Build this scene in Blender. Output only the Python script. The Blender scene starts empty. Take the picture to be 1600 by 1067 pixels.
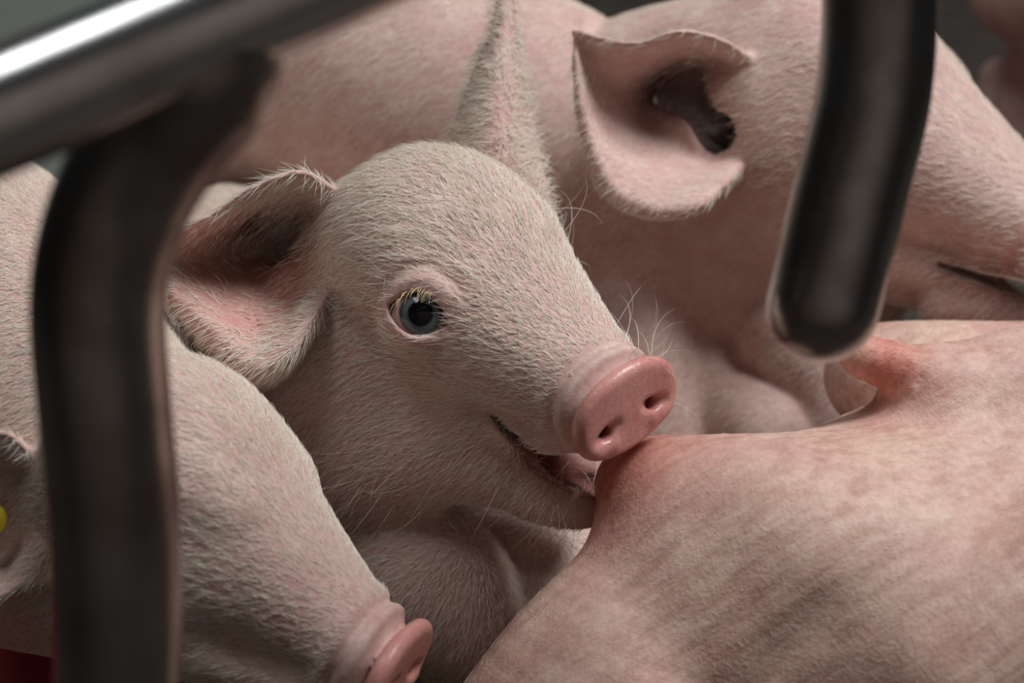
import bpy, math, random
import numpy as np
import openvdb

# ------------------------------------------------------------------ camera, world, light, exposure
sc = bpy.context.scene
COL = sc.collection
PITCH = math.radians(26.0)
CAM = np.array([0.0, 0.0, 0.56])
FPX = 2680.0                 # focal length in pixels of the 1600 px wide frame
U = 1.0 / 4000.0             # one modelling unit = a quarter millimetre
cd = bpy.data.cameras.new('camera')
cd.sensor_width = 36.0
cd.lens = 36.0 * FPX / 1600.0
cd.clip_start = 0.02
cd.dof.use_dof = True
cd.dof.focus_distance = 0.665
cd.dof.aperture_fstop = 5.6
cam = bpy.data.objects.new('camera', cd)
COL.objects.link(cam)
cam.location = CAM
cam.rotation_euler = (math.radians(90) - PITCH, 0, 0)
sc.camera = cam
RIGHT = np.array([1.0, 0, 0])
UP = np.array([0, math.sin(PITCH), math.cos(PITCH)])
BACK = np.array([0, -math.cos(PITCH), math.sin(PITCH)])
ROT = np.stack([RIGHT, UP, BACK], axis=1)

sc.view_settings.view_transform = 'Standard'
sc.view_settings.look = 'None'
sc.view_settings.gamma = 1.0
sc.view_settings.use_curve_mapping = False
sc.view_settings.exposure = -0.12

sc.cycles.adaptive_threshold = 0.02
sc.cycles.max_bounces = 6
sc.cycles.diffuse_bounces = 3

w = bpy.data.worlds.new('barn_air')
sc.world = w
w.use_nodes = True
w.node_tree.nodes['Background'].inputs[0].default_value = (0.95, 0.98, 1.0, 1)
w.node_tree.nodes['Background'].inputs[1].default_value = 0.012

def area_light(name, loc, target, sx, sy, power, color):
    l = bpy.data.lights.new(name, 'AREA')
    l.shape = 'RECTANGLE'
    l.size = sx
    l.size_y = sy
    l.energy = power
    l.color = color
    o = bpy.data.objects.new(name, l)
    COL.objects.link(o)
    o.location = loc
    d = np.array(target, float) - np.array(loc, float)
    from mathutils import Vector
    o.rotation_euler = Vector(d).to_track_quat('-Z', 'Y').to_euler()
    return o

area_light('barn_window', (1.0, 0.72, 1.95), (0.05, 0.62, 0.22), 0.8, 0.6, 40.0, (0.98, 0.99, 1.0))
area_light('roof_light', (-0.70, 0.45, 2.3), (0.0, 0.60, 0.2), 0.8, 0.5, 8.0, (0.95, 0.98, 1.0))

# ------------------------------------------------------------------ helpers: coordinates
def V(px, py, z=0.0):
    """a place seen at pixel (px, py), z units in front of the focus plane -> modelling units"""
    s = (FPX - z) / FPX
    return np.array([(px - 800.0) * s, (533.5 - py) * s, z])

def rr(r, z):
    return r * (FPX - z) / FPX

def to_world(P):
    P = np.asarray(P, float)
    v = P * U
    v = v - np.array([0, 0, FPX * U])
    return CAM + v @ ROT.T

def nrm(v):
    v = np.asarray(v, float)
    return v / np.linalg.norm(v)

def spline(pts, n):
    """Catmull-Rom through rows of pts (any width) -> n rows"""
    P = np.asarray(pts, float)
    m = len(P)
    E = np.vstack([2 * P[0] - P[1], P, 2 * P[-1] - P[-2]])
    t = np.linspace(0, m - 1 - 1e-6, n)
    i = t.astype(int)
    f = (t - i)[:, None]
    a, b, c, d = E[i], E[i + 1], E[i + 2], E[i + 3]
    return 0.5 * (2 * b + (c - a) * f + (2 * a - 5 * b + 4 * c - d) * f * f + (3 * b - a - 3 * c + d) * f ** 3)

def VC(rows, n):
    """chain of (px, py, z, apparent radius) -> smooth chain in units"""
    R = [list(V(a, b, z)) + [rr(r, z)] for a, b, z, r in rows]
    return spline(R, n)

# ------------------------------------------------------------------ helpers: signed distance sculpting
class Field:
    BIG = 260.0

    def __init__(s, lo, hi, h):
        s.lo = np.asarray(lo, float)
        s.h = float(h)
        s.n = np.ceil((np.asarray(hi, float) - s.lo) / h).astype(int) + 1
        s.d = np.full(s.n, s.BIG, np.float32)

    def blk(s, lo, hi):
        a = np.clip(np.floor((np.asarray(lo) - s.lo) / s.h).astype(int), 0, s.n)
        b = np.clip(np.ceil((np.asarray(hi) - s.lo) / s.h).astype(int) + 1, 0, s.n)
        if np.any(b <= a):
            return None
        sl = tuple(slice(int(p), int(q)) for p, q in zip(a, b))
        ax = [(s.lo[k] + s.h * np.arange(a[k], b[k])).astype(np.float32) for k in range(3)]
        return sl, ax[0][:, None, None], ax[1][None, :, None], ax[2][None, None, :]

    @staticmethod
    def smin(a, b, k):
        if k <= 0:
            return np.minimum(a, b)
        h = np.maximum(k - np.abs(a - b), 0) / k
        return np.minimum(a, b) - h * h * k * 0.25

    def put(s, sl, d, k, op):
        c = s.d[sl]
        if op == 'add':
            s.d[sl] = s.smin(c, d, k)
        elif op == 'cut':
            s.d[sl] = -s.smin(-c, d, k)

    def chain(s, C, k=20.0, op='add'):
        C = np.asarray(C, float)
        R = C[:, 3].max()
        lo = C[:, :3].min(0) - R - k - 5 * s.h
        hi = C[:, :3].max(0) + R + k + 5 * s.h
        b = s.blk(lo, hi)
        if b is None:
            return
        sl, X, Y, Z = b
        acc = np.full(s.d[sl].shape, s.BIG, np.float32)
        for A, B in zip(C[:-1], C[1:]):
            m = max(A[3], B[3]) + k + 2 * s.h
            q = s.blk(np.minimum(A[:3], B[:3]) - m, np.maximum(A[:3], B[:3]) + m)
            if q is None:
                continue
            s2, x, y, z = q
            ab = B[:3] - A[:3]
            L = float(ab @ ab) + 1e-9
            t = np.clip(((x - A[0]) * ab[0] + (y - A[1]) * ab[1] + (z - A[2]) * ab[2]) / L, 0, 1)
            dd = np.sqrt((x - A[0] - t * ab[0]) ** 2 + (y - A[1] - t * ab[1]) ** 2 + (z - A[2] - t * ab[2]) ** 2)
            dd = dd - (A[3] + t * (B[3] - A[3]))
            s3 = tuple(slice(u.start - v.start, u.stop - v.start) for u, v in zip(s2, sl))
            acc[s3] = np.minimum(acc[s3], dd)
        s.put(sl, acc, k, op)

    def ellipsoid(s, c, axes, rad, k=20.0, op='add'):
        c = np.asarray(c, float)
        A = np.asarray(axes, float)
        ext = np.sqrt(((A * np.asarray(rad)[:, None]) ** 2).sum(0)) + k + 2 * s.h
        b = s.blk(c - ext, c + ext)
        if b is None:
            return
        sl, X, Y, Z = b
        x, y, z = X - c[0], Y - c[1], Z - c[2]
        k0 = 0
        k1 = 0
        for ax, r in zip(A, rad):
            q = x * ax[0] + y * ax[1] + z * ax[2]
            k0 = k0 + (q / r) ** 2
            k1 = k1 + (q / (r * r)) ** 2
        k0 = np.sqrt(k0)
        k1 = np.sqrt(k1) + 1e-6
        s.put(sl, (k0 * (k0 - 1) / k1).astype(np.float32), k, op)

    def func(s, lo, hi, fn, k=20.0, op='add'):
        b = s.blk(lo, hi)
        if b is None:
            return
        sl, X, Y, Z = b
        s.put(sl, fn(X, Y, Z).astype(np.float32), k, op)

    def splat(s, P, R, k=8.0, op='add'):
        """union of many small spheres (ear sheets), blended in as one"""
        P = np.asarray(P, float)
        R = np.broadcast_to(np.asarray(R, float), (len(P),))
        m = R.max() + k + 6 * s.h
        b = s.blk(P.min(0) - m, P.max(0) + m)
        if b is None:
            return
        sl = b[0]
        acc = np.full(s.d[sl].shape, 30.0, np.float32)
        off = [q.start for q in sl]
        for p, r in zip(P, R):
            q = s.blk(p - r - k - 2 * s.h, p + r + k + 2 * s.h)
            if q is None:
                continue
            s2, x, y, z = q
            s3 = tuple(slice(u.start - o, u.stop - o) for u, o in zip(s2, off))
            dd = np.sqrt((x - p[0]) ** 2 + (y - p[1]) ** 2 + (z - p[2]) ** 2) - r
            acc[s3] = np.minimum(acc[s3], dd)
        s.put(sl, acc, k, op)

    def emboss(s, C, width, amount):
        """raise (amount > 0) or sink the surface along a polyline"""
        C = np.asarray(C, float)
        m = 2.6 * width
        b = s.blk(C.min(0) - m, C.max(0) + m)
        if b is None:
            return
        sl, X, Y, Z = b
        acc = np.full(s.d[sl].shape, 1e6, np.float32)
        for A, B in zip(C[:-1], C[1:]):
            ab = B - A
            L = float(ab @ ab) + 1e-9
            t = np.clip(((X - A[0]) * ab[0] + (Y - A[1]) * ab[1] + (Z - A[2]) * ab[2]) / L, 0, 1)
            dd = (X - A[0] - t * ab[0]) ** 2 + (Y - A[1] - t * ab[1]) ** 2 + (Z - A[2] - t * ab[2]) ** 2
            acc = np.minimum(acc, dd)
        s.d[sl] -= amount * np.exp(-acc / (width * width))

    def at(s, p):
        i = np.clip(np.round((np.asarray(p) - s.lo) / s.h).astype(int), 0, s.n - 1)
        return float(s.d[tuple(i)])

    def top_z(s, p):
        i, j = (int(round((p[k] - s.lo[k]) / s.h)) for k in (0, 1))
        col = np.nonzero(s.d[i, j] < 0)[0]
        return s.lo[2] + s.h * col.max()

    def mesh(s, smooth=1):
        g = openvdb.FloatGrid(3.0)
        a = np.clip(s.d / s.h, -3, 3).astype(np.float32)
        a[0], a[-1], a[:, 0], a[:, -1], a[:, :, 0], a[:, :, -1] = 3, 3, 3, 3, 3, 3
        g.copyFromArray(a, tolerance=1e-5)
        P, Q = g.convertToQuads(0.0)
        P = np.asarray(P, np.float64)
        Q = np.asarray(Q, np.int64)[:, ::-1]
        a4, b4, c4 = P[Q[:, 0]], P[Q[:, 1]], P[Q[:, 2]]
        if (a4 * np.cross(b4, c4)).sum() < 0:
            Q = Q[:, ::-1]
        # keep the largest connected piece
        lab = np.arange(len(P))
        while True:
            m = lab[Q].min(1)
            new = lab.copy()
            for j in range(4):
                np.minimum.at(new, Q[:, j], m)
            new = new[new]
            if np.array_equal(new, lab):
                break
            lab = new
        c = np.bincount(lab)
        keep = lab == c.argmax()
        Q = Q[keep[Q[:, 0]]]
        idx = np.cumsum(keep) - 1
        P = P[keep]
        Q = idx[Q]
        for _ in range(smooth):
            S = np.zeros_like(P)
            n = np.zeros(len(P))
            for i in range(4):
                j = (i + 1) % 4
                for k2 in range(3):
                    S[:, k2] += np.bincount(Q[:, i], P[Q[:, j], k2], len(P)) + np.bincount(Q[:, j], P[Q[:, i], k2], len(P))
                n += np.bincount(Q[:, i], minlength=len(P)) + np.bincount(Q[:, j], minlength=len(P))
            P = P * 0.5 + 0.5 * S / n[:, None]
        return s.lo + P * s.h, Q

def vert_normals(P, Q):
    a = P[Q[:, 2]] - P[Q[:, 0]]
    b = P[Q[:, 3]] - P[Q[:, 1]]
    fn = np.cross(a, b)
    N = np.zeros_like(P)
    for i in range(4):
        for k in range(3):
            N[:, k] += np.bincount(Q[:, i], fn[:, k], len(P))
    return N / (np.linalg.norm(N, axis=1, keepdims=True) + 1e-12)

# ------------------------------------------------------------------ helpers: objects
def mesh_from(name, P, Q, mat, parent=None, world=True, color=None, smooth=True):
    """P in modelling units (camera frame) when world is True, else world metres"""
    W = to_world(P) if world else np.asarray(P, float)
    base = np.array(parent.location) if parent is not None else np.zeros(3)
    W = W - base
    me = bpy.data.meshes.new(name)
    Q = np.asarray(Q)
    me.vertices.add(len(W))
    me.vertices.foreach_set('co', W.astype(np.float32).ravel())
    k = Q.shape[1]
    me.loops.add(Q.size)
    me.loops.foreach_set('vertex_index', Q.astype(np.int32).ravel())
    me.polygons.add(len(Q))
    me.polygons.foreach_set('loop_start', (np.arange(len(Q)) * k).astype(np.int32))
    me.polygons.foreach_set('use_smooth', np.full(len(Q), smooth))
    me.update(calc_edges=True)
    me.validate()
    if color is not None:
        at = me.color_attributes.new('tint', 'FLOAT_COLOR', 'POINT')
        c = np.ones((len(W), 4), np.float32)
        c[:, :color.shape[1]] = color
        at.data.foreach_set('color', c.ravel())
    o = bpy.data.objects.new(name, me)
    COL.objects.link(o)
    me.materials.append(mat)
    if parent is not None:
        o.parent = parent
    return o

def thing(name, label, cat, loc, group=None):
    o = bpy.data.objects.new(name, None)
    COL.objects.link(o)
    o.location = loc
    o.empty_display_size = 0.05
    o['label'] = label
    o['category'] = cat
    if group:
        o['group'] = group
    return o

def tube_mesh(C, seg=32, caps=True, round_end=False):
    """C rows x,y,z,r -> P, Q of a swept round tube"""
    C = np.asarray(C, float)
    if round_end:
        c, r = C[-1, :3], C[-1, 3]
        t = nrm(C[-1, :3] - C[-2, :3])
        ext = [list(c + t * r * math.sin(a)) + [max(r * math.cos(a), r * 0.02)] for a in np.linspace(0, math.pi / 2, 10)[1:]]
        C = np.vstack([C, ext])
    n = len(C)
    T = np.gradient(C[:, :3], axis=0)
    T /= np.linalg.norm(T, axis=1, keepdims=True)
    up = np.array([0, 0, 1.0]) if abs(T[0][2]) < 0.9 else np.array([1.0, 0, 0])
    P = []
    a = nrm(np.cross(T[0], up))
    th = np.linspace(0, 2 * math.pi, seg, endpoint=False)
    for i in range(n):
        a = nrm(a - T[i] * (a @ T[i]))
        b = np.cross(T[i], a)
        P.append(C[i, :3] + C[i, 3] * (np.cos(th)[:, None] * a + np.sin(th)[:, None] * b))
    P = np.vstack(P)
    i, j = np.meshgrid(np.arange(n - 1), np.arange(seg), indexing='ij')
    j2 = (j + 1) % seg
    Q = np.stack([i * seg + j, i * seg + j2, (i + 1) * seg + j2, (i + 1) * seg + j], -1).reshape(-1, 4)
    return P, Q

# ------------------------------------------------------------------ materials
def new_mat(name):
    m = bpy.data.materials.new(name)
    m.use_nodes = True
    nt = m.node_tree
    return m, nt, nt.nodes['Principled BSDF'], nt.nodes, nt.links

def nrm_(v):
    v = np.asarray(v, float)
    return v / np.linalg.norm(v)

def skin_material(name, mottle=0.5, bump=0.25, scale=1.0, streak=None):
    m, nt, b, N, L = new_mat(name)
    at = N.new('ShaderNodeAttribute')
    at.attribute_name = 'tint'
    tc = N.new('ShaderNodeTexCoord')
    def noise(sc_, det, rough=0.6):
        n = N.new('ShaderNodeTexNoise')
        n.inputs['Scale'].default_value = sc_
        n.inputs['Detail'].default_value = det
        n.inputs['Roughness'].default_value = rough
        L.new(tc.outputs['Object'], n.inputs['Vector'])
        return n
    n1 = noise(60 * scale, 4)
    n2 = noise(420 * scale, 3)
    r1 = N.new('ShaderNodeValToRGB')
    r1.color_ramp.elements[0].position = 0.32
    r1.color_ramp.elements[0].color = (1.0 - 0.15 * mottle, 1.0 - 0.45 * mottle, 1.0 - 0.42 * mottle, 1)
    r1.color_ramp.elements[1].position = 0.66
    r1.color_ramp.elements[1].color = (1.08, 1.08, 1.05, 1)
    L.new(n1.outputs['Fac'], r1.inputs['Fac'])
    r2 = N.new('ShaderNodeValToRGB')
    r2.color_ramp.elements[0].position = 0.35
    r2.color_ramp.elements[0].color = (0.92, 0.80, 0.78, 1)
    r2.color_ramp.elements[1].position = 0.65
    r2.color_ramp.elements[1].color = (1.06, 1.06, 1.05, 1)
    L.new(n2.outputs['Fac'], r2.inputs['Fac'])
    x1 = N.new('ShaderNodeMix'); x1.data_type = 'RGBA'; x1.blend_type = 'MULTIPLY'
    x1.inputs[0].default_value = 1.0
    L.new(at.outputs['Color'], x1.inputs[6]); L.new(r1.outputs['Color'], x1.inputs[7])
    x2 = N.new('ShaderNodeMix'); x2.data_type = 'RGBA'; x2.blend_type = 'MULTIPLY'
    x2.inputs[0].default_value = 0.8
    L.new(x1.outputs[2], x2.inputs[6]); L.new(r2.outputs['Color'], x2.inputs[7])
    out = x2.outputs[2]
    hstreak = None
    if streak is not None:
        d1 = nrm_(streak)
        d2 = nrm_(np.cross(d1, (0.0, 0.0, 1.0)))
        d3 = np.cross(d1, d2)
        cb = N.new('ShaderNodeCombineXYZ')
        for k, (dv, sc_) in enumerate(((d1, 26.0), (d2, 190.0), (d3, 190.0))):
            dt = N.new('ShaderNodeVectorMath'); dt.operation = 'DOT_PRODUCT'
            dt.inputs[1].default_value = tuple(dv * sc_)
            L.new(tc.outputs['Object'], dt.inputs[0])
            L.new(dt.outputs['Value'], cb.inputs[k])
        ns = N.new('ShaderNodeTexNoise')
        ns.inputs['Scale'].default_value = 1.0
        ns.inputs['Detail'].default_value = 4
        L.new(cb.outputs[0], ns.inputs['Vector'])
        rs = N.new('ShaderNodeValToRGB')
        rs.color_ramp.elements[0].position = 0.36
        rs.color_ramp.elements[0].color = (0.66, 0.56, 0.50, 1)
        rs.color_ramp.elements[1].position = 0.56
        rs.color_ramp.elements[1].color = (1.0, 1.0, 1.0, 1)
        L.new(ns.outputs['Fac'], rs.inputs['Fac'])
        x3 = N.new('ShaderNodeMix'); x3.data_type = 'RGBA'; x3.blend_type = 'MULTIPLY'
        x3.inputs[0].default_value = 0.45
        L.new(out, x3.inputs[6]); L.new(rs.outputs['Color'], x3.inputs[7])
        out = x3.outputs[2]
        hstreak = ns.outputs['Fac']
    L.new(out, b.inputs['Base Color'])
    b.inputs['Roughness'].default_value = 0.5
    b.inputs['Specular IOR Level'].default_value = 0.35
    b.inputs['Subsurface Weight'].default_value = 0.0
    b.inputs['Subsurface Radius'].default_value = (1.0, 0.35, 0.25)
    b.inputs['Subsurface Scale'].default_value = 0.0035
    n3 = noise(900 * scale, 2)
    bp = N.new('ShaderNodeBump')
    bp.inputs['Strength'].default_value = bump
    bp.inputs['Distance'].default_value = 0.0006
    L.new(n3.outputs['Fac'], bp.inputs['Height'])
    if hstreak is not None:
        bs = N.new('ShaderNodeBump')
        bs.inputs['Strength'].default_value = 0.28
        bs.inputs['Distance'].default_value = 0.003
        L.new(hstreak, bs.inputs['Height'])
        L.new(bs.outputs['Normal'], bp.inputs['Normal'])
    L.new(bp.outputs['Normal'], b.inputs['Normal'])
    # wetness and gloss ride in the colour's alpha
    mr = N.new('ShaderNodeMapRange')
    mr.inputs[1].default_value = 0.0; mr.inputs[2].default_value = 1.0
    mr.inputs[3].default_value = 0.22; mr.inputs[4].default_value = 0.62
    L.new(at.outputs['Alpha'], mr.inputs[0])
    L.new(mr.outputs[0], b.inputs['Roughness'])
    return m

def steel_material(name, base, rough, dirt):
    m, nt, b, N, L = new_mat(name)
    tc = N.new('ShaderNodeTexCoord')
    n = N.new('ShaderNodeTexNoise')
    n.inputs['Scale'].default_value = 38
    n.inputs['Detail'].default_value = 6
    L.new(tc.outputs['Object'], n.inputs['Vector'])
    r = N.new('ShaderNodeValToRGB')
    r.color_ramp.elements[0].position = 0.35
    r.color_ramp.elements[0].color = tuple(dirt) + (1,)
    r.color_ramp.elements[1].position = 0.62
    r.color_ramp.elements[1].color = tuple(base) + (1,)
    L.new(n.outputs['Fac'], r.inputs['Fac'])
    L.new(r.outputs['Color'], b.inputs['Base Color'])
    b.inputs['Metallic'].default_value = 1.0
    mr = N.new('ShaderNodeMapRange')
    mr.inputs[3].default_value = rough + 0.15
    mr.inputs[4].default_value = rough
    L.new(n.outputs['Fac'], mr.inputs[0])
    L.new(mr.outputs[0], b.inputs['Roughness'])
    return m

def plain_material(name, col, rough=0.5, var=0.25, scale=30.0):
    m, nt, b, N, L = new_mat(name)
    tc = N.new('ShaderNodeTexCoord')
    n = N.new('ShaderNodeTexNoise')
    n.inputs['Scale'].default_value = scale
    n.inputs['Detail'].default_value = 5
    L.new(tc.outputs['Object'], n.inputs['Vector'])
    r = N.new('ShaderNodeValToRGB')
    r.color_ramp.elements[0].position = 0.3
    r.color_ramp.elements[0].color = tuple(c * (1 - var) for c in col) + (1,)
    r.color_ramp.elements[1].position = 0.7
    r.color_ramp.elements[1].color = tuple(min(1, c * (1 + var)) for c in col) + (1,)
    L.new(n.outputs['Fac'], r.inputs['Fac'])
    L.new(r.outputs['Color'], b.inputs['Base Color'])
    b.inputs['Roughness'].default_value = rough
    return m

def hair_material(name, c0, c1):
    m, nt, b, N, L = new_mat(name)
    hi = N.new('ShaderNodeHairInfo')
    r = N.new('ShaderNodeValToRGB')
    r.color_ramp.elements[0].color = tuple(c0) + (1,)
    r.color_ramp.elements[1].color = tuple(c1) + (1,)
    L.new(hi.outputs['Random'], r.inputs['Fac'])
    L.new(r.outputs['Color'], b.inputs['Base Color'])
    b.inputs['Roughness'].default_value = 0.45
    b.inputs['Specular IOR Level'].default_value = 0.5
    b.inputs['Transmission Weight'].default_value = 0.0
    return m

M = {}
M['skin'] = skin_material('piglet_skin', 0.55, 0.25)
M['sow'] = skin_material('sow_skin', 0.5, 0.5, 0.7, (0.8, 0.24, 0.49))
M['hair'] = hair_material('blond_bristle', (0.84, 0.74, 0.60), (0.98, 0.94, 0.86))
M['chrome'] = steel_material('galvanised_steel', (0.76, 0.77, 0.76), 0.16, (0.60, 0.58, 0.55))
M['dark_steel'] = steel_material('worn_dark_steel', (0.42, 0.40, 0.385), 0.2, (0.27, 0.24, 0.22))

# ------------------------------------------------------------------ the setting
def box(name, lo, hi, mat, parent=None, bevel=0.0):
    x0, y0, z0 = lo
    x1, y1, z1 = hi
    P = np.array([(x, y, z) for x in (x0, x1) for y in (y0, y1) for z in (z0, z1)], float)
    Q = np.array([(0, 1, 3, 2), (4, 6, 7, 5), (0, 4, 5, 1), (2, 3, 7, 6), (0, 2, 6, 4), (1, 5, 7, 3)])
    o = mesh_from(name, P, Q, mat, parent, world=False, smooth=False)
    return o

M['floor'] = plain_material('damp_floor', (0.04, 0.038, 0.035), 0.6, 0.3)
M['slat'] = plain_material('grey_slat', (0.05, 0.038, 0.03), 0.95, 0.3)
M['wall'] = plain_material('grey_green_panel', (0.42, 0.46, 0.42), 0.5, 0.12, 6.0)
fl = box('floor', (-2.5, -1.0, -0.12), (2.5, 3.0, -0.06), M['floor'])
fl['kind'] = 'structure'
wb = box('wall_back', (-2.5, 2.6, -0.12), (2.5, 2.66, 1.2), M['wall'])
wb['kind'] = 'structure'
for i in range(44):
    y = 0.10 + i * 0.057
    box('floor_slat', (-2.4, y, -0.05), (2.4, y + 0.045, 0.0), M['slat'], fl)
wf = box('reflection_wall', (-2.5, -1.06, -0.12), (2.5, -1.0, 1.6), plain_material('reflection_brown', (0.23, 0.18, 0.15), 0.7, 0.15, 5.0))  # unseen wall behind the camera, added to give the bars brown reflections
wf['kind'] = 'structure'
pd = thing('pen_divider', 'blurred grey-green pen panel behind the rail in the top left corner', 'panel', (-0.65, 1.45, 0.0))
for i in range(5):
    z = 0.004 + i * 0.105
    box('board', (-1.20, 1.43, z), (-0.11, 1.46, z + 0.10), M['wall'], pd)
for x in (-1.15, -0.16):
    box('post', (x - 0.02, 1.465, 0.0), (x + 0.02, 1.505, 0.56), M['slat'], pd)
# ------------------------------------------------------------------ pig anatomy
class Head:
    """frame of a head: origin in the middle of the nose disc, f forward, n to the near side, u up"""
    def __init__(s, nose, f, n, size=1.0):
        s.o = np.asarray(nose, float)
        s.f = nrm(f)
        n = np.asarray(n, float)
        s.n = nrm(n - s.f * (n @ s.f))
        s.u = np.cross(s.n, s.f)
        s.s = size
        s.A = np.stack([s.f, s.n, s.u])

    def H(s, fw, la, up):
        return s.o + s.s * (fw * s.f + la * s.n + up * s.u)

    def C(s, rows, n=None):
        R = [list(s.H(a, b, c)) + [r * s.s] for a, b, c, r in rows]
        return spline(R, n or 6 * len(R))

    def L(s, rows, n=None):
        R = [list(s.H(a, b, c)) for a, b, c in rows]
        return spline(R, n or 5 * len(R))

    def to(s, P):
        return ((P - s.o) @ s.A.T) / s.s

HEAD_SECTIONS = [  # fw, centre up, half width, height above, depth below
    (-20, -2, 92, 68, 60),
    (-60, 2, 92, 74, 62),
    (-120, 10, 106, 86, 66),
    (-200, 22, 132, 110, 76),
    (-280, 45, 156, 128, 96),
    (-360, 75, 172, 142, 130),
    (-440, 88, 174, 150, 165),
    (-520, 80, 160, 150, 175),
    (-590, 60, 140, 130, 170),
]

def sculpt_head(F, hd, sections=HEAD_SECTIONS, jaw=None, disc=(104, 76)):
    S = np.array(sections, float)
    T = spline(S, 200)
    T = T[np.argsort(T[:, 0])]
    f0, f1 = T[0, 0], T[-1, 0]
    def loft(X, Y, Z):
        x, y, z = (X - hd.o[0]) / hd.s, (Y - hd.o[1]) / hd.s, (Z - hd.o[2]) / hd.s
        fw = x * hd.f[0] + y * hd.f[1] + z * hd.f[2]
        la = x * hd.n[0] + y * hd.n[1] + z * hd.n[2]
        up = x * hd.u[0] + y * hd.u[1] + z * hd.u[2]
        q = [np.interp(fw, T[:, 0], T[:, k]).astype(np.float32) for k in range(1, 5)]
        dv = up - q[0]
        hv = np.where(dv > 0, q[2], q[3])
        e = 2.25
        rho = ((np.abs(la) / q[1]) ** e + (np.abs(dv) / hv) ** e) ** (1 / e)
        r = np.sqrt(la * la + dv * dv)
        d = np.where(rho > 1e-3, r * (1 - 1 / np.maximum(rho, 1e-3)), -60.0)
        d = np.maximum(d, -60)
        cap = np.maximum(fw - f1, f0 - fw)
        k = 40.0
        h = np.maximum(k - np.abs(d - cap), 0) / k
        return (np.maximum(d, cap) + h * h * k * 0.25) * hd.s
    pts = np.array([hd.H(a, b, c) for a in (f0, f1) for b in (-180, 180) for c in (-190, 260)])
    F.func(pts.min(0) - 30, pts.max(0) + 30, loft, 30)
    # cheeks
    for sd in (1, -1):
        F.ellipsoid(hd.H(-345, 88 * sd, -40), hd.A, np.array([120, 80, 110]) * hd.s, 60)
        # brow
        F.ellipsoid(hd.H(-345, 100 * sd, 125), hd.A, np.array([75, 45, 36]) * hd.s, 40)
        # upper lip and muzzle side
        F.chain(hd.C([(-45, 52 * sd, -46, 26), (-110, 64 * sd, -70, 33), (-175, 80 * sd, -82, 37), (-235, 98 * sd, -86, 40)], 16), 34)
    if jaw:
        for sd in (1, -1):
            F.chain(hd.C([(a, b * sd, c, r) for a, b, c, r in jaw], 20), 22)
    # nose disc
    tilt = nrm(hd.f + 0.10 * hd.u)
    up2 = nrm(hd.u - tilt * (hd.u @ tilt))
    side = np.cross(up2, tilt)
    c = hd.H(2, 0, 2)
    a, b = disc[0] * hd.s, disc[1] * hd.s
    def disc_fn(X, Y, Z):
        x, y, z = X - c[0], Y - c[1], Z - c[2]
        p = x * side[0] + y * side[1] + z * side[2]
        q = x * up2[0] + y * up2[1] + z * up2[2]
        t = x * tilt[0] + y * tilt[1] + z * tilt[2]
        bb = np.where(q > 0, b, b * 0.92)
        ca, cb = a - 15 * hd.s, bb - 15 * hd.s
        rho = ((np.abs(p) / ca) ** 2.3 + (np.abs(q) / cb) ** 2.3) ** (1 / 2.3)
        r = np.sqrt(p * p + q * q)
        e = np.maximum(r * (1 - 1 / np.maximum(rho, 1e-3)), 0)
        return np.sqrt(e * e + t * t) - 15 * hd.s
    F.func(c - 1.5 * a, c + 1.5 * a, disc_fn, 12 * hd.s)
    # flesh behind the disc
    # crease behind the disc, then the soft folds of the muzzle
    ang = np.linspace(-0.15 * math.pi, 1.15 * math.pi, 26)
    def ring(fw, kw, kh, amp, wid):
        R = np.array([hd.H(fw, kw * math.cos(t), kh * math.sin(t) + 2) for t in ang])
        F.emboss(R, wid * hd.s, amp * hd.s)
    ring(-24, 94, 70, -10, 8)
    ring(-44, 92, 74, 7, 10)
    ring(-62, 90, 76, -5, 7)
    ring(-80, 92, 80, 3, 9)
    # nostrils
    for sd in (1, -1):
        F.chain(np.array([list(c + side * (-52 * sd * hd.s) - up2 * (10 * hd.s) + tilt * 26 * hd.s) + [10 * hd.s],
                          list(c + side * (-44 * sd * hd.s) - up2 * (18 * hd.s) - tilt * 20 * hd.s) + [12 * hd.s]]), 10, 'cut')
        F.emboss(np.array([c + side * (-32 * sd * hd.s) - up2 * 4 * hd.s + tilt * 14 * hd.s,
                           c + side * (-66 * sd * hd.s) - up2 * 14 * hd.s + tilt * 14 * hd.s]), 8 * hd.s, -12 * hd.s)
        F.emboss(np.array([c + side * (-44 * sd * hd.s) - up2 * 36 * hd.s + tilt * 15 * hd.s,
                           c + side * (-72 * sd * hd.s) - up2 * 34 * hd.s + tilt * 12 * hd.s]), 14 * hd.s, 5 * hd.s)
    return c, tilt, up2, side

def ear_sheet(F, rows, thick, k=14, nu=84, nv=84, px=True):
    """rows: base -> tip, each a list of (px, py, z) from one margin to the other"""
    G = np.array([[V(*p) if px else p for p in r] for r in rows])
    G = np.array([spline(r, nv) for r in G])
    G = np.stack([spline(G[:, j], nu) for j in range(nv)], 1)
    P = G.reshape(-1, 3)
    uu = np.repeat(np.linspace(0, 1, nu), nv)
    vv = np.tile(np.linspace(0, 1, nv), nu)
    edge = np.minimum(np.minimum(vv, 1 - vv) * 6, (1 - uu) * 8).clip(0, 1)
    R = thick * (0.72 + 0.28 * edge) * (1.35 - 0.35 * np.minimum(1, uu * 2.2))
    F.splat(P, R, k)
    return P

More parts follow.
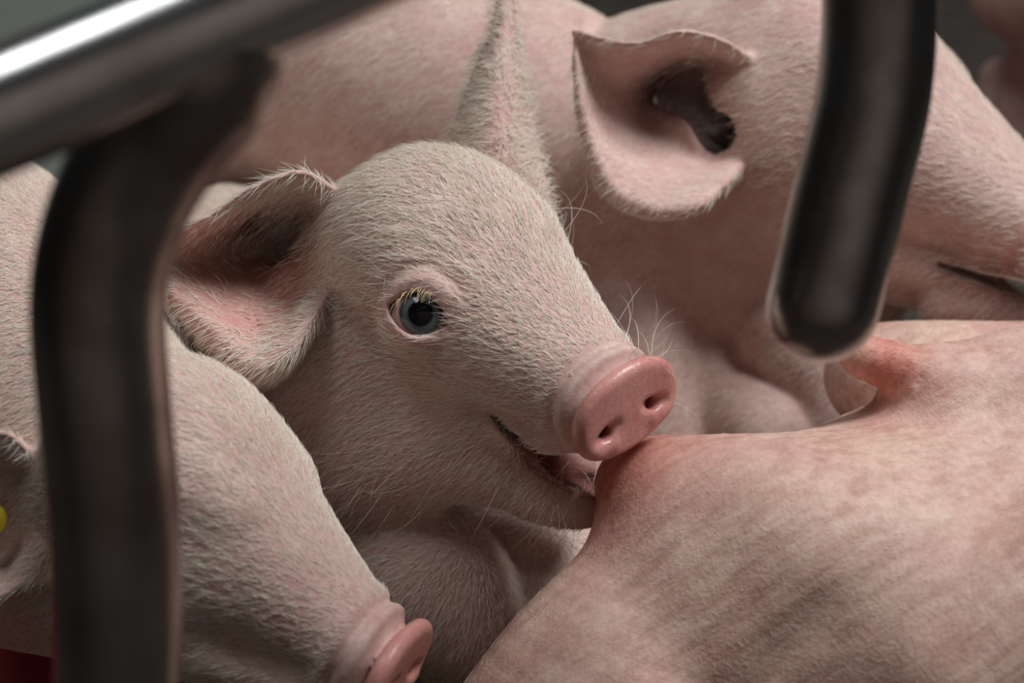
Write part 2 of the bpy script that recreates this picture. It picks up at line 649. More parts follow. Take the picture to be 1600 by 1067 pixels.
def almond_eye(F, E, g, ex, R, xw, yu, yl, lid=7.0):
    """eyelids: a shell round the eyeball with an almond opening"""
    g = nrm(g)
    ex = nrm(np.asarray(ex) - g * (np.asarray(ex) @ g))
    ey = np.cross(g, ex)
    Ri = R + 0.5
    def ball(X, Y, Z):
        return np.sqrt((X - E[0]) ** 2 + (Y - E[1]) ** 2 + (Z - E[2]) ** 2) - Ri
    def opening(X, Y, Z):
        x, y, z = X - E[0], Y - E[1], Z - E[2]
        p = x * ex[0] + y * ex[1] + z * ex[2]
        q = x * ey[0] + y * ey[1] + z * ey[2]
        t = x * g[0] + y * g[1] + z * g[2]
        w_ = np.clip(1 - np.abs(p / xw) ** 2.2, -1.5, 1)
        d = np.maximum(q - yu * w_ - 0.10 * p * 0, -yl * w_ - q) * 0.85
        return np.maximum(d, -t)
    def lids(X, Y, Z):
        x, y, z = X - E[0], Y - E[1], Z - E[2]
        r = np.sqrt(x * x + y * y + z * z)
        d = np.abs(r - (Ri + lid * 0.55)) - lid * 0.55
        o = -opening(X, Y, Z)
        k = 6.0
        h = np.maximum(k - np.abs(d - o), 0) / k
        return np.maximum(d, o) + h * h * k * 0.25
    m = R + lid + 20
    F.func(E - m, E + m, ball, 3, 'cut')
    # clear what lies in front of the opening
    def front(X, Y, Z):
        return opening(X, Y, Z) + 2.0
    F.func(E - m, E + g * 40 + m, front, 5, 'cut')
    F.func(E - m, E + m, lids, 9)
    return g, ex, ey

def eyeball(parent, E, gaze, R, iris, pupil, name='eye'):
    gaze = nrm(gaze)
    ex = nrm(np.cross([0, 1, 0], gaze))
    ey = np.cross(gaze, ex)
    nt_, np_ = 72, 64
    P, col = [], []
    for i in range(nt_ + 1):
        th = math.pi * (i / nt_) ** 1.4
        bul = 1 + 0.045 * math.exp(-(th / (iris * 0.9)) ** 2)
        for j in range(np_):
            ph = 2 * math.pi * j / np_
            P.append(E + R * bul * (math.cos(th) * gaze + math.sin(th) * (math.cos(ph) * ex + math.sin(ph) * ey)))
            col.append(th)
    P = np.array(P)
    th = np.array(col)
    rng = np.random.default_rng(5)
    i, j = np.meshgrid(np.arange(nt_), np.arange(np_), indexing='ij')
    Q = np.stack([i * np_ + j, (i + 1) * np_ + j, (i + 1) * np_ + (j + 1) % np_, i * np_ + (j + 1) % np_], -1).reshape(-1, 4)
    def mix(a, b, t):
        return np.array(a) * (1 - t[:, None]) + np.array(b) * t[:, None]
    ss = lambda a, b: np.clip((th - a) / (b - a), 0, 1)
    c = mix((0.004, 0.004, 0.005), (0.13, 0.155, 0.18), ss(pupil * 0.92, pupil * 1.08))
    c = c * (1 - ss(iris * 0.8, iris)[:, None] * 0.75)
    t2 = ss(iris * 0.98, iris * 1.08)
    c = c * (1 - t2[:, None]) + np.array((0.62, 0.42, 0.40)) * t2[:, None]
    return mesh_from(name, P, Q, M['eye'], parent, color=c)

def resample_ear_canal(F, rows):
    F.chain(VC(rows, 10), 14, 'cut')

# ------------------------------------------------------------------ fur
HAIRS = {}
def fur(parent, P, Q, dens, flow, length, radius, n, lift=0.28, seed=1, jitter=0.25, name='fur', back=-0.35, mat='hair'):
    """short bristles as hair curves; dens per vertex, flow(P,N) -> direction, length per vertex"""
    rng = np.random.default_rng(seed)
    a, b, c, d = (P[Q[:, i]] for i in range(4))
    area = np.linalg.norm(np.cross(c - a, d - b), axis=1) * 0.5
    N = vert_normals(P, Q)
    Fn = N[Q].mean(1)
    ctr = P[Q].mean(1)
    view = -ctr + np.array([0, 0, FPX])
    view /= np.linalg.norm(view, axis=1, keepdims=True)
    # only what can be seen from about here
    s = FPX / (FPX - ctr[:, 2])
    px = 800 + ctr[:, 0] * s
    py = 533.5 - ctr[:, 1] * s
    vis = (Fn * view).sum(1) > back
    vis &= (px > -120) & (px < 1720) & (py > -120) & (py < 1190)
    wgt = area * dens[Q].mean(1) * vis
    cum = np.cumsum(wgt)
    n = int(n)
    f = np.searchsorted(cum, rng.random(n) * cum[-1]).clip(0, len(Q) - 1)
    u, v = rng.random(n)[:, None], rng.random(n)[:, None]
    q = Q[f]
    bil = lambda A: A[q[:, 0]] * (1 - u) * (1 - v) + A[q[:, 1]] * u * (1 - v) + A[q[:, 2]] * u * v + A[q[:, 3]] * (1 - u) * v
    R = bil(P)
    Nn = bil(N)
    Nn /= np.linalg.norm(Nn, axis=1, keepdims=True) + 1e-9
    fl = flow(R, Nn)
    fl = fl + jitter * rng.normal(size=fl.shape)
    fl = fl - Nn * (fl * Nn).sum(1, keepdims=True)
    fl /= np.linalg.norm(fl, axis=1, keepdims=True) + 1e-9
    ln = bil(length[:, None])[:, 0] * (0.6 + 0.7 * rng.random(n))
    li = lift * (0.5 + rng.random(n))[:, None]
    K = 5
    t = np.linspace(0, 1, K)
    side = np.cross(Nn, fl) * (rng.normal(size=(n, 1)) * 0.12)
    pts = np.empty((n, K, 3))
    for i, x in enumerate(t):
        pts[:, i] = R - Nn * 1.0 + ln[:, None] * (fl * x + Nn * (li * 1.6 * x - li * 0.9 * x * x) + side * x * x)
    rad = radius * (1 - 0.85 * t ** 1.5)
    rad = np.tile(rad, n) * np.repeat(0.7 + 0.6 * rng.random(n), K)
    return curves_obj(name, pts, rad, M[mat], parent)

def curves_obj(name, pts, rad, mat, parent):
    n, K = pts.shape[:2]
    hc = bpy.data.hair_curves.new(name)
    hc.add_curves([K] * n)
    W = to_world(pts.reshape(-1, 3)) - np.array(parent.location)
    hc.position_data.foreach_set('vector', W.astype(np.float32).ravel())
    if 'radius' not in hc.attributes:
        hc.attributes.new('radius', 'FLOAT', 'POINT')
    hc.attributes['radius'].data.foreach_set('value', (np.asarray(rad) * U).astype(np.float32).ravel())
    hc.materials.append(mat)
    o = bpy.data.objects.new(name, hc)
    COL.objects.link(o)
    o.parent = parent
    o['kind'] = 'stuff'
    return o

def gauss(Hc, c, r):
    return np.exp(-(((Hc - np.asarray(c)) / np.asarray(r)) ** 2).sum(1))

def lerp(C, col, t):
    t = np.clip(t, 0, 1)[:, None]
    return C * (1 - t) + np.asarray(col) * t

SKIN = np.array((0.66, 0.50, 0.455))
NOSE = np.array((0.70, 0.36, 0.32))

M['eye'], _nt, _b, _N, _L = new_mat('wet_eye')
_a = _N.new('ShaderNodeAttribute'); _a.attribute_name = 'tint'
_L.new(_a.outputs['Color'], _b.inputs['Base Color'])
_b.inputs['Roughness'].default_value = 0.05
_b.inputs['Specular IOR Level'].default_value = 0.45

def tint_head(C, gl, P, hd, disc):
    """nose disc pinker, lips darker, pink rims"""
    Hc = hd.to(P)
    c, tilt, up2, side = disc
    t = ((P - c) @ tilt) / hd.s
    dm = 1 / (1 + np.exp(-(t + 16) / 2.5))
    C = lerp(C, NOSE, dm)
    gl = gl * (1 - dm) + 0.15 * dm
    return C, gl, Hc, dm

# ------------------------------------------------------------------ the piglet in the middle
def build_middle():
    root = thing('piglet', 'white piglet with grey eye sucking the teat, in the middle between both crate bars', 'piglet',
                 to_world(V(450, 1000, -500)), 'nursing piglets')
    hd = Head(V(975, 640, 95), (.66, -.42, .62), (-.75, -.45, .485))
    F = Field((-640, -640, -1150), (320, 620, 190), 4.2)
    # neck, shoulders, trunk
    F.chain(VC([(640, 440, -260, 185), (560, 520, -330, 200), (470, 600, -480, 225), (390, 585, -620, 250), (345, 556, -760, 262), (318, 560, -880, 205)], 24), 60)
    F.chain(VC([(640, 560, -200, 130), (580, 650, -260, 150), (520, 700, -340, 150), (440, 700, -460, 160)], 16), 70)
    # forelegs
    F.chain(VC([(540, 760, -420, 120), (615, 900, -250, 112), (680, 925, -215, 124), (742, 1010, -230, 88), (780, 1110, -250, 66)], 18), 8)
    F.chain(VC([(700, 800, -450, 140), (800, 860, -380, 120), (880, 930, -360, 95), (890, 1080, -370, 75)], 18), 26)
    F.chain(VC([(520, 740, -280, 120), (620, 705, -190, 108), (700, 690, -130, 96), (775, 722, -100, 66)], 14), 40)
    disc = sculpt_head(F, hd)
    F.chain(VC([(700, 690, -150, 90), (780, 730, -105, 60), (845, 774, -82, 44), (900, 793, -76, 34), (938, 794, -76, 27)], 16), 10)
    F.chain(VC([(740, 690, -200, 44), (840, 716, -185, 44), (930, 748, -180, 44)], 8), 8)
    line = spline([(770, 650, 30), (800, 680, 20), (835, 708, 10), (880, 738, 0), (935, 760, -10)], 40)
    pts, rad = [], []
    for i, (x, y, z) in enumerate(line):
        for dz in np.arange(0, 116, 4.0):
            pts.append(V(x, y, z - dz)); rad.append(4.0 + 18.0 * i / 39)
    F.splat(np.array(pts), np.array(rad), 6, 'cut')
    lp = spline([V(*p) for p in [(790, 694, -30), (830, 738, -42), (880, 772, -52), (930, 786, -60)]], 14)
    F.emboss(lp, 10, 6)
    # near ear
    F.chain(VC([(420, 350, -210, 40), (455, 375, -225, 52), (505, 392, -215, 36)], 10), 20, 'cut')
    ear_sheet(F, [
        [(520, 296, -90), (518, 340, -160), (512, 395, -200), (506, 440, -150), (500, 478, -60), (490, 510, -110)],
        [(468, 270, -30), (474, 316, -180), (466, 380, -285), (455, 445, -190), (450, 542, -20), (440, 585, -100)],
        [(400, 292, -10), (404, 335, -170), (392, 390, -260), (385, 450, -175), (392, 566, -10), (375, 602, -100)],
        [(332, 338, -30), (332, 362, -130), (322, 400, -180), (322, 445, -130), (330, 515, -30), (320, 565, -100)],
        [(272, 360, -60), (270, 385, -95), (266, 410, -110), (264, 435, -95), (264, 458, -70), (270, 480, -100)]], 6.5)
    # far ear
    ear_sheet(F, [
        [(680, 300, -250), (775, 330, -200), (862, 360, -240)],
        [(705, 215, -255), (775, 230, -190), (848, 275, -255)],
        [(735, 130, -270), (780, 140, -225), (822, 150, -280)],
        [(768, 52, -290), (786, 55, -265), (806, 50, -295)],
        [(782, -25, -310), (790, -28, -300), (799, -25, -312)]], 7)
    # eye
    zs = F.top_z(V(660, 492, 0))
    R = 54.0
    E = V(660, 492, zs - R + 12)
    g = nrm(np.array([-.12, .02, 1.0]))
    ex = np.array([1.0, -0.30, 0.10])
    almond_eye(F, E, g, ex, R, 54, 37, 34, 9)
    zl = E[2] + R
    lid = [V(*p) for p in [(604, 474, zl - 22), (622, 450, zl - 10), (650, 436, zl - 2), (682, 446, zl), (705, 476, zl - 6), (724, 516, zl - 16)]]
    F.emboss(spline(lid, 20), 11, 7)
    cr = [V(*p) for p in [(600, 452, zl - 28), (622, 426, zl - 18), (652, 412, zl - 10), (690, 422, zl - 6), (716, 452, zl - 8), (740, 494, zl - 14)]]
    F.emboss(spline(cr, 20), 8, -8)
    lo = [V(*p) for p in [(606, 500, zl - 18), (632, 528, zl - 10), (665, 536, zl - 10), (700, 526, zl - 14)]]
    F.emboss(spline(lo, 20), 9, 4)
    E2 = hd.H(-345, -104, 92)
    almond_eye(F, E2, nrm(-hd.n + 0.3 * hd.f), hd.f, 46, 46, 30, 26, 8)
    P, Q = F.mesh(1)
    Nv = vert_normals(P, Q)
    C = np.tile(SKIN, (len(P), 1))
    gl = np.full(len(P), 1.0)
    C, gl, Hc, dm = tint_head(C, gl, P, hd, disc)
    # lips and inside of the mouth
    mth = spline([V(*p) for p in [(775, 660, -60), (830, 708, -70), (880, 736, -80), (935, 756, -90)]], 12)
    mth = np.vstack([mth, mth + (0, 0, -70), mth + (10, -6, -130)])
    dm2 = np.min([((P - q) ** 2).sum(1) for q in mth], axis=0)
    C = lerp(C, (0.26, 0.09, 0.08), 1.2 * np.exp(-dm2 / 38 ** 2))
    C = lerp(C, (0.50, 0.36, 0.27), 0.55 * gauss(Hc, (-150, 60, 20), (80, 60, 60)))
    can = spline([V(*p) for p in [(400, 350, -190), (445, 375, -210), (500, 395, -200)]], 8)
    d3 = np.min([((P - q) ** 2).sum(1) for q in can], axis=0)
    C = lerp(C, (0.10, 0.045, 0.035), 0.9 * np.exp(-d3 / 62 ** 2))  # wax-brown ear canal, with the shade of the hollow painted in
    C = lerp(C, C * np.array((0.94, 0.76, 0.73)), np.exp(-(((P - V(375, 430, -110)) / np.array([125, 160, 150])) ** 2).sum(1) ** 3))  # redder ear colour paints in light passing through the thin, vascular skin
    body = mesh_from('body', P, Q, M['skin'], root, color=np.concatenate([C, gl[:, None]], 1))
    eyeball(root, E, (0.0, 0.03, 1.0), R, 0.64, 0.37)
    eyeball(root, E2, -hd.n + 0.3 * hd.f, 46, 0.70, 0.40)
    return root, hd, P, Q, dm2, Hc, dm, E, zl


def side_eye(F, root, hd, fw=-352):
    """an eye on the near side of a head, set into its surface"""
    p = hd.H(fw, 0, 96)
    la = 60.0
    while la < 230 and F.at(p + hd.n * la * hd.s) < 0:
        la += 2.0
    R = 48 * hd.s
    E = p + hd.n * ((la + 8) * hd.s - R)
    g = nrm(hd.n + 0.25 * hd.f + 0.1 * hd.u)
    almond_eye(F, E, g, hd.f, R, 48 * hd.s, 33 * hd.s, 29 * hd.s, 8 * hd.s)
    eyeball(root, E, g, R, 0.64, 0.37)
    return E

# ------------------------------------------------------------------ the bigger piglet behind, facing the right edge
def build_behind():
    root = thing('piglet', 'larger dim piglet behind, its cupped ear and cheek left of the round-ended bar', 'piglet',
                 to_world(V(1000, 700, -700)), 'nursing piglets')
    hd = Head(V(1690, 392, -400), (.80, -.42, .43), (-.5, -.3, .8), 1.28)
    F = Field((-800, -480, -1350), (1160, 720, -200), 6.0)
    F.chain(VC([(1230, 190, -640, 220), (1080, 230, -740, 225), (930, 245, -800, 208), (780, 190, -830, 215), (600, 132, -880, 222), (450, 122, -950, 202), (280, 130, -1060, 180), (190, 140, -1130, 140)], 30), 70)
    F.chain(VC([(1280, 370, -690, 175), (1120, 400, -800, 180), (1000, 460, -830, 165), (900, 420, -860, 160)], 18), 80)
    # forelegs
    F.chain(VC([(1060, 540, -800, 105), (1135, 630, -660, 84), (1198, 685, -590, 86), (1215, 800, -580, 66), (1205, 900, -590, 50)], 18), 24)
    F.chain(VC([(1230, 520, -600, 80), (1290, 620, -560, 52), (1300, 760, -560, 46), (1290, 900, -560, 44)], 18), 20)
    F.chain(VC([(980, 540, -700, 110), (1030, 660, -640, 80), (1060, 800, -620, 60)], 18), 30)
    jaw = [(-330, 62, -70, 92), (-250, 56, -100, 66), (-170, 40, -120, 44), (-110, 26, -126, 32), (-70, 14, -126, 27)]
    disc = sculpt_head(F, hd, jaw=jaw)
    F.chain(VC([(1050, 120, -500, 50), (1095, 165, -530, 66), (1135, 200, -540, 44)], 10), 20, 'cut')
    side_eye(F, root, hd, -318)
    ear_sheet(F, [
        [(1180, 96, -420), (1180, 140, -470), (1178, 185, -500), (1165, 235, -470), (1148, 270, -400), (1125, 290, -440)],
        [(1122, 62, -320), (1138, 110, -500), (1120, 175, -610), (1105, 235, -500), (1098, 312, -270), (1070, 330, -340)],
        [(1060, 50, -280), (1070, 100, -460), (1045, 160, -560), (1030, 235, -430), (1025, 322, -260), (1000, 335, -330)],
        [(1000, 68, -290), (1002, 105, -400), (985, 150, -450), (975, 215, -390), (958, 288, -280), (935, 290, -330)],
        [(945, 62, -310), (945, 90, -365), (935, 120, -380), (925, 160, -360), (915, 185, -320), (905, 185, -340)],
        [(897, 48, -340), (899, 58, -345), (899, 66, -345), (899, 75, -342), (899, 85, -335), (897, 92, -340)]], 7.5, nu=90, nv=90)
    F.chain(VC([(1074, 130, -540, 44), (1096, 160, -520, 58), (1128, 206, -462, 40)], 10), 26, 'cut')
    line = spline([(1470, 414, -330), (1520, 430, -325), (1570, 446, -320), (1660, 470, -310)], 40)
    pts, rad = [], []
    for i, (x, y, z) in enumerate(line):
        for dz in np.arange(0, 170, 5.0):
            pts.append(V(x, y, z - dz)); rad.append(7.0 + 15.0 * i / 39)
    F.splat(np.array(pts), np.array(rad), 10, 'cut')
    F.ellipsoid(V(1552, 350, -420), np.eye(3), (58, 62, 70), 40)
    F.chain(VC([(1480, 470, -470, 44), (1560, 490, -440, 34), (1640, 505, -430, 30)], 8), 14)
    # folds of the cheek
    for a in ([(1040, 330, -350), (1060, 380, -345), (1050, 420, -345)], [(1120, 300, -330), (1150, 330, -320), (1160, 360, -320)], [(1090, 350, -340), (1130, 385, -330), (1150, 420, -330)]):
        F.emboss(spline([V(*p) for p in a], 12), 12, -9)
    P, Q = F.mesh(1)
    C = np.tile(SKIN, (len(P), 1))
    gl = np.full(len(P), 1.0)
    C, gl, Hc, dm = tint_head(C, gl, P, hd, disc)
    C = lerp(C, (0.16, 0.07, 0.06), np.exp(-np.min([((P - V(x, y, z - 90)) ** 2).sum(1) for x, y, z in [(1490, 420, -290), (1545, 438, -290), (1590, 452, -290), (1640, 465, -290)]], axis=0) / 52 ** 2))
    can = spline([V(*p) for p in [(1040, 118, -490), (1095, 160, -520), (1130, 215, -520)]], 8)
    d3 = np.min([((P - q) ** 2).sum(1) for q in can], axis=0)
    C = lerp(C, (0.07, 0.035, 0.03), np.exp(-(d3 / 92 ** 2) ** 1.5))  # ear hole tinted near black: brown wax plus shade put into the colour
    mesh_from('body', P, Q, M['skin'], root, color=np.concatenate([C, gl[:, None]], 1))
    return root, hd, P, Q, Hc, dm

# ------------------------------------------------------------------ the piglet in the lower corner, behind the long bar
def build_low():
    root = thing('piglet', 'piglet with a yellow ear tag, its face cut by the long curved bar', 'piglet',
                 to_world(V(0, 1000, -300)), 'nursing piglets')
    hd = Head(V(616, 1046, 190), (.84, -.50, .20), (-.2, -.2, .95), 1.0)
    F = Field((-1150, -680, -700), (-80, 420, 420), 5.0)
    F.chain(VC([(230, 770, 40, 180), (100, 650, -60, 215), (-40, 520, -220, 260), (-150, 450, -450, 270), (-200, 430, -600, 250)], 24), 60)
    F.chain(VC([(150, 900, 40, 130), (40, 880, -40, 130), (-80, 800, -150, 180)], 14), 50)
    jaw = [(-330, 62, -70, 92), (-250, 56, -95, 66), (-170, 40, -105, 44), (-110, 26, -108, 32), (-70, 14, -108, 27)]
    disc = sculpt_head(F, hd, jaw=jaw)
    side_eye(F, root, hd, -425)
    F.chain(VC([(-120, 800, 60, 60), (-20, 800, 50, 62), (20, 800, 50, 40)], 10), 14, 'cut')
    ear_sheet(F, [
        [(110, 700, 150), (105, 750, 140), (100, 800, 130), (96, 850, 140), (90, 900, 160)],
        [(50, 705, 200), (68, 750, 190), (66, 800, 160), (62, 850, 170), (30, 915, 190)],
        [(0, 676, 230), (30, 735, 120), (36, 800, 20), (20, 860, 90), (-10, 930, 200)],
        [(-110, 690, 210), (-90, 740, 60), (-80, 800, -10), (-90, 850, 80), (-100, 900, 190)],
        [(-170, 760, 190), (-170, 780, 150), (-170, 800, 140), (-170, 820, 150), (-170, 830, 185)]], 7)
    ear_sheet(F, [
        [(260, 640, 0), (235, 600, 20), (200, 560, -10)],
        [(190, 590, 0), (170, 545, 20), (150, 500, -10)],
        [(100, 520, -10), (95, 480, 5), (90, 440, -20)],
        [(40, 470, -20), (26, 445, -18), (34, 410, -30)],
        [(24, 445, -26), (21, 435, -26), (22, 425, -30)]], 7)
    P, Q = F.mesh(1)
    C = np.tile(SKIN, (len(P), 1))
    gl = np.full(len(P), 1.0)
    C, gl, Hc, dm = tint_head(C, gl, P, hd, disc)
    mesh_from('body', P, Q, M['skin'], root, color=np.concatenate([C, gl[:, None]], 1))
    return root, hd, P, Q, Hc, dm

# ------------------------------------------------------------------ the sow
def build_sow():
    root = thing('sow', 'pink belly and udder of the sow filling the lower right corner', 'sow',
                 to_world(V(1500, 1100, -200)))
    F = Field((-160, -900, -800), (1150, 120, 480), 5.0)
    F.chain(VC([(958, 766, -95, 16), (990, 745, -45, 35), (1034, 752, 2, 66), (1120, 800, 30, 122), (1250, 880, 40, 200), (1420, 1010, 0, 300), (1600, 1100, -50, 340)], 26), 40)
    F.chain(VC([(992, 760, -40, 30), (1004, 850, 10, 75), (1000, 960, 30, 135), (950, 1110, 40, 205), (900, 1270, 40, 260)], 20), 110)
    F.chain(VC([(1085, 850, 25, 105), (1130, 950, 45, 150), (1220, 1060, 40, 200)], 12), 70)
    F.chain(VC([(1330, 830, -120, 160), (1500, 860, -150, 260), (1750, 900, -200, 330)], 14), 120)
    # gland with the free teat
    F.chain(VC([(1760, 680, -160, 180), (1620, 655, -140, 148), (1530, 640, -110, 112), (1450, 610, -70, 74)], 14), 50)
    F.chain(VC([(1470, 608, -70, 62), (1425, 588, -50, 46), (1388, 570, -38, 41), (1355, 560, -32, 36), (1343, 556, -30, 32)], 16), 14)
    # gland low in the corner
    F.chain(VC([(1480, 1060, 190, 150), (1600, 970, 170, 160), (1760, 880, 130, 170)], 12), 30)
    # belly further along
    F.chain(VC([(1372, 588, -330, 84), (1450, 592, -310, 92), (1600, 605, -310, 104), (1760, 620, -310, 130)], 12), 30)
    for x, y, z in [(1440, 592, -46), (1416, 582, -44), (1394, 572, -38), (1372, 564, -34)]:
        F.emboss(spline([V(x - 22, y + 38, z - 6), V(x - 6, y + 8, z + 40), V(x + 8, y - 20, z + 28), V(x + 14, y - 38, z)], 10), 6.5, -5.5)
    F.emboss(spline([V(*p) for p in [(1160, 1090, 200), (1260, 990, 240), (1380, 900, 210), (1560, 805, 140)]], 20), 40, -12)
    P, Q = F.mesh(2)
    C = np.tile(np.array((0.69, 0.51, 0.43)), (len(P), 1))
    gl = np.full(len(P), 0.85)
    for p, r in ((V(965, 735, 0), 110), (V(1385, 566, -20), 62)):
        C = lerp(C, (0.66, 0.24, 0.19), np.exp(-(((P - p) / r) ** 2).sum(1)))
    mesh_from('body', P, Q, M['sow'], root, color=np.concatenate([C, gl[:, None]], 1))
    return root, P, Q

# ------------------------------------------------------------------ the crate of steel tube
def build_crate():
    root = thing('farrowing_crate', 'steel tube crate rail with curved bars hanging in front of the piglets', 'crate', to_world(V(300, 60, 950)))
    rail = spline([list(V(-300, 302, 1090)) + [60], list(V(0, 174, 1040)) + [60], list(V(600, -80, 950)) + [60], list(V(1450, -440, 760)) + [60], list(V(1750, -560, 680)) + [60]], 80)
    P, Q = tube_mesh(rail, 48)
    mesh_from('top_rail', P, Q, M['chrome'], root)
    b1 = [list(V(x, y, z)) + [72 if y > 90 else 50] for x, y, z in [(362, 34, 1000), (330, 108, 962), (258, 200, 915), (197, 300, 880), (163, 400, 860), (154, 500, 840), (164, 640, 810), (179, 800, 775), (183, 1000, 730), (178, 1180, 690)]]
    P, Q = tube_mesh(spline(b1, 90), 48, round_end=True)
    mesh_from('curved_bar', P, Q, M['dark_steel'], root)
    b2 = [list(V(x, y, z)) + [72] for x, y, z in [(1400, -430, 760), (1385, -250, 640), (1378, -120, 570), (1375, 0, 535), (1364, 150, 520), (1329, 300, 512), (1299, 420, 508), (1285, 478, 506)]]
    P, Q = tube_mesh(spline(b2, 90), 48, round_end=True)
    mesh_from('curved_bar', P, Q, M['dark_steel'], root)
    return root

# ------------------------------------------------------------------ the piglet at the edge behind
def build_far():
    root = thing('piglet', 'blurred piglet at the top right corner, only its flank and leg showing', 'piglet',
                 to_world(V(1620, 300, -1200)), 'nursing piglets')
    F = Field((700, -100, -1700), (1800, 1000, -950), 7.0)
    F.chain(VC([(1612, -30, -1130, 100), (1690, -10, -1160, 115), (1800, -10, -1250, 150)], 14), 50)
    F.chain(VC([(1640, 60, -1290, 60), (1600, 160, -1300, 46), (1590, 260, -1300, 38), (1600, 330, -1300, 36)], 12), 20)
    F.chain(VC([(1560, 120, -1380, 30), (1550, 250, -1380, 30)], 6), 10)
    P, Q = F.mesh(2)
    C = np.tile(SKIN, (len(P), 1))
    mesh_from('body', P, Q, M['skin'], root, color=np.concatenate([C, np.ones((len(P), 1))], 1))
    return root


def flow_from(hd, down=0.7):
    nose = hd.H(30, 0, 0)
    def fl(P, N):
        d = P - nose
        d = d / (np.linalg.norm(d, axis=1, keepdims=True) + 1e-9)
        back = np.clip((-hd.to(P)[:, 0] - 300) / 200, 0, 1)[:, None]
        return d + np.array([0.0, -1.0, -0.1]) * (0.25 + down * back)
    return fl

def lashes():
    root, E, zl = MID[0], MID[7], MID[8]
    rng = np.random.default_rng(8)
    A = spline([V(*p) for p in [(618, 470, zl - 14), (636, 457, zl - 2), (660, 452, zl + 6), (676, 458, zl + 4)]], 22)
    pts = []
    for i, a in enumerate(A):
        L = 13 + 6 * rng.random()
        d = np.array([-0.45 + 0.5 * rng.normal() * 0.3, -0.2 + 0.2 * rng.normal(), 0.75])
        g = np.array([0.05, -0.75, -0.1])
        t = np.linspace(0, 1, 5)[:, None]
        pts.append(a + rng.normal(size=3) * 1.5 + L * (d * t + g * t * t))
    t = np.linspace(0, 1, 5)
    curves_obj('eyelashes', np.array(pts), np.tile(0.6 * (1 - 0.8 * t), len(pts)), M['lash'], root)

def ear_tag():
    root = LOW[0]
    c = V(-16, 812, 175)
    ax = nrm(np.array([0.25, 0.05, 1.0]))
    ex = nrm(np.cross([0, 1, 0], ax)); ey = np.cross(ax, ex)
    prof = [(0.5, 7), (8, 8), (9, 6), (9, 4), (22, 4), (25, 2), (25, -2), (22, -4), (0.5, -4)]
    th = np.linspace(0, 2 * math.pi, 32, endpoint=False)
    P = np.vstack([c + r * (np.cos(th)[:, None] * ex + np.sin(th)[:, None] * ey) + h * ax for r, h in prof])
    i, j = np.meshgrid(np.arange(len(prof) - 1), np.arange(32), indexing='ij')
    Q = np.stack([i * 32 + j, (i + 1) * 32 + j, (i + 1) * 32 + (j + 1) % 32, i * 32 + (j + 1) % 32], -1).reshape(-1, 4)
    o = mesh_from('ear_tag', P, Q, M['yellow'], root)
    o['label'] = 'round yellow plastic ear tag'
    # the hanging tab under the button
    n = 12
    tab = spline([list(c + ey * -20 + ax * 0) + [7], list(c + ey * -38 + ax * 2) + [13], list(c + ey * -56 + ax * 2) + [14], list(c + ey * -66 + ax * 1) + [8]], n)
    P2, Q2 = tube_mesh(tab, 20, round_end=True)
    P2 = P2 - ((P2 - c) @ ax)[:, None] * ax * 0.65
    mesh_from('tab', P2, Q2, M['yellow'], o)

def red_tub():
    c = to_world(V(-120, 1150, -360))
    root = thing('feed_tub', 'dark red plastic tub in the lower left corner under the tagged piglet', 'tub', (c[0], c[1], 0.0))
    prof = [(0.002, 0.012), (0.08, 0.012), (0.09, 0.02), (0.106, 0.125), (0.117, 0.13), (0.119, 0.122), (0.112, 0.116), (0.096, 0.008), (0.088, 0.0), (0.002, 0.0)]
    th = np.linspace(0, 2 * math.pi, 48, endpoint=False)
    def rev(pr):
        P = np.vstack([np.stack([c[0] + r * np.cos(th), c[1] + r * np.sin(th), np.full(48, z)], 1) for r, z in pr])
        i, j = np.meshgrid(np.arange(len(pr) - 1), np.arange(48), indexing='ij')
        Q = np.stack([i * 48 + j, i * 48 + (j + 1) % 48, (i + 1) * 48 + (j + 1) % 48, (i + 1) * 48 + j], -1).reshape(-1, 4)
        return P, Q
    P, Q = rev(prof)
    mesh_from('bowl', P, Q, M['red'], root, world=False)
    P, Q = rev([(0.116, 0.117), (0.125, 0.119), (0.127, 0.125), (0.123, 0.131), (0.115, 0.131), (0.113, 0.124), (0.116, 0.117)])
    mesh_from('rim', P, Q, M['red'], root, world=False)

M['lash'] = hair_material('yellow_lash', (0.70, 0.50, 0.25), (0.85, 0.70, 0.42))
M['yellow'] = plain_material('yellow_plastic', (0.85, 0.62, 0.03), 0.4, 0.08)
M['red'] = plain_material('red_plastic', (0.30, 0.03, 0.035), 0.4, 0.15)

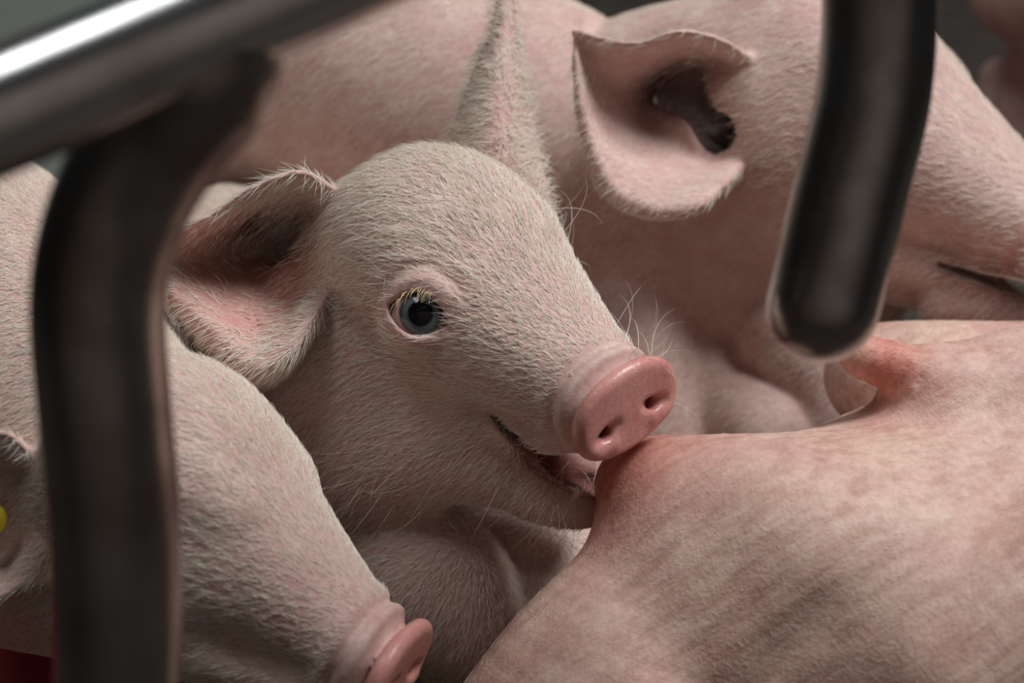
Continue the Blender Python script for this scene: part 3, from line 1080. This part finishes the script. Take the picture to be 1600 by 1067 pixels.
def furs():
    root, hd, P, Q, dm2, Hc, dm, E, zl = MID
    dens = (1 - dm) * (Hc[:, 0] < -55)
    ip = np.exp(-(((P - E - np.array([0, 8, 30])) / np.array([70, 66, 90])) ** 2).sum(1) ** 2)
    dens = dens * (1 - 0.95 * ip) * (1 - np.exp(-(dm2 / 30 ** 2) ** 2)) * (1 - np.exp(-(dm2 / 60 ** 2) ** 2) * (P[:, 2] < -75))
    inear = np.exp(-(((P - V(385, 425, -130)) / np.array([118, 145, 170])) ** 2).sum(1) ** 3)
    dens = dens * (1 - 0.88 * inear)
    dens = np.where(Hc[:, 0] > -250, dens * 1.25, dens)
    ln = 13 + 13 * np.clip((-Hc[:, 0] - 60) / 350, 0, 1)
    whis = np.exp(-(((P - V(880, 800, -80)) / 60) ** 2).sum(1)) + np.exp(-(((P - V(1000, 545, 60)) / 45) ** 2).sum(1)) + np.exp(-(((P - V(890, 340, -150)) / 50) ** 2).sum(1)) + np.exp(-(((P - V(600, 720, -100)) / 70) ** 2).sum(1))
    fur(root, P, Q, whis, flow_from(hd), np.full(len(P), 75.0), 0.34, 120, lift=0.9, seed=9, jitter=0.5, name='whiskers', back=-0.6)
    fur(root, P, Q, dens, flow_from(hd), ln * 1.25, 0.44, 95000, lift=0.24, seed=3, jitter=0.22)
    root, hd, P, Q, Hc, dm = BEH
    dens = (1 - dm) * (1 - 0.88 * np.exp(-(((P - V(1030, 185, -400)) / np.array([130, 140, 200])) ** 2).sum(1) ** 3))
    fur(root, P, Q, dens, flow_from(hd), np.full(len(P), 26.0), 0.36, 50000, lift=0.18, seed=4)
    root, hd, P, Q, Hc, dm = LOW
    dens = (1 - dm) * (Hc[:, 0] < -60)
    fur(root, P, Q, dens, flow_from(hd), 16 + 10 * np.clip((-Hc[:, 0] - 60) / 300, 0, 1), 0.36, 60000, lift=0.18, seed=5)
    root, P, Q = SOW
    dens = np.ones(len(P)) * (1 - np.exp(-(((P - V(1000, 740, 0)) / 130) ** 2).sum(1))) * (1 - np.exp(-(((P - V(1380, 570, -40)) / 80) ** 2).sum(1)))
    fur(root, P, Q, dens, lambda R, n: np.tile(np.array([0.8, -0.5, 0.0]), (len(R), 1)), np.full(len(P), 15.0), 0.2, 7000, lift=0.12, seed=6, jitter=0.4)

MID = build_middle()
BEH = build_behind()
LOW = build_low()
SOW = build_sow()
build_crate()
build_far()
furs()
lashes()
ear_tag()
red_tub()
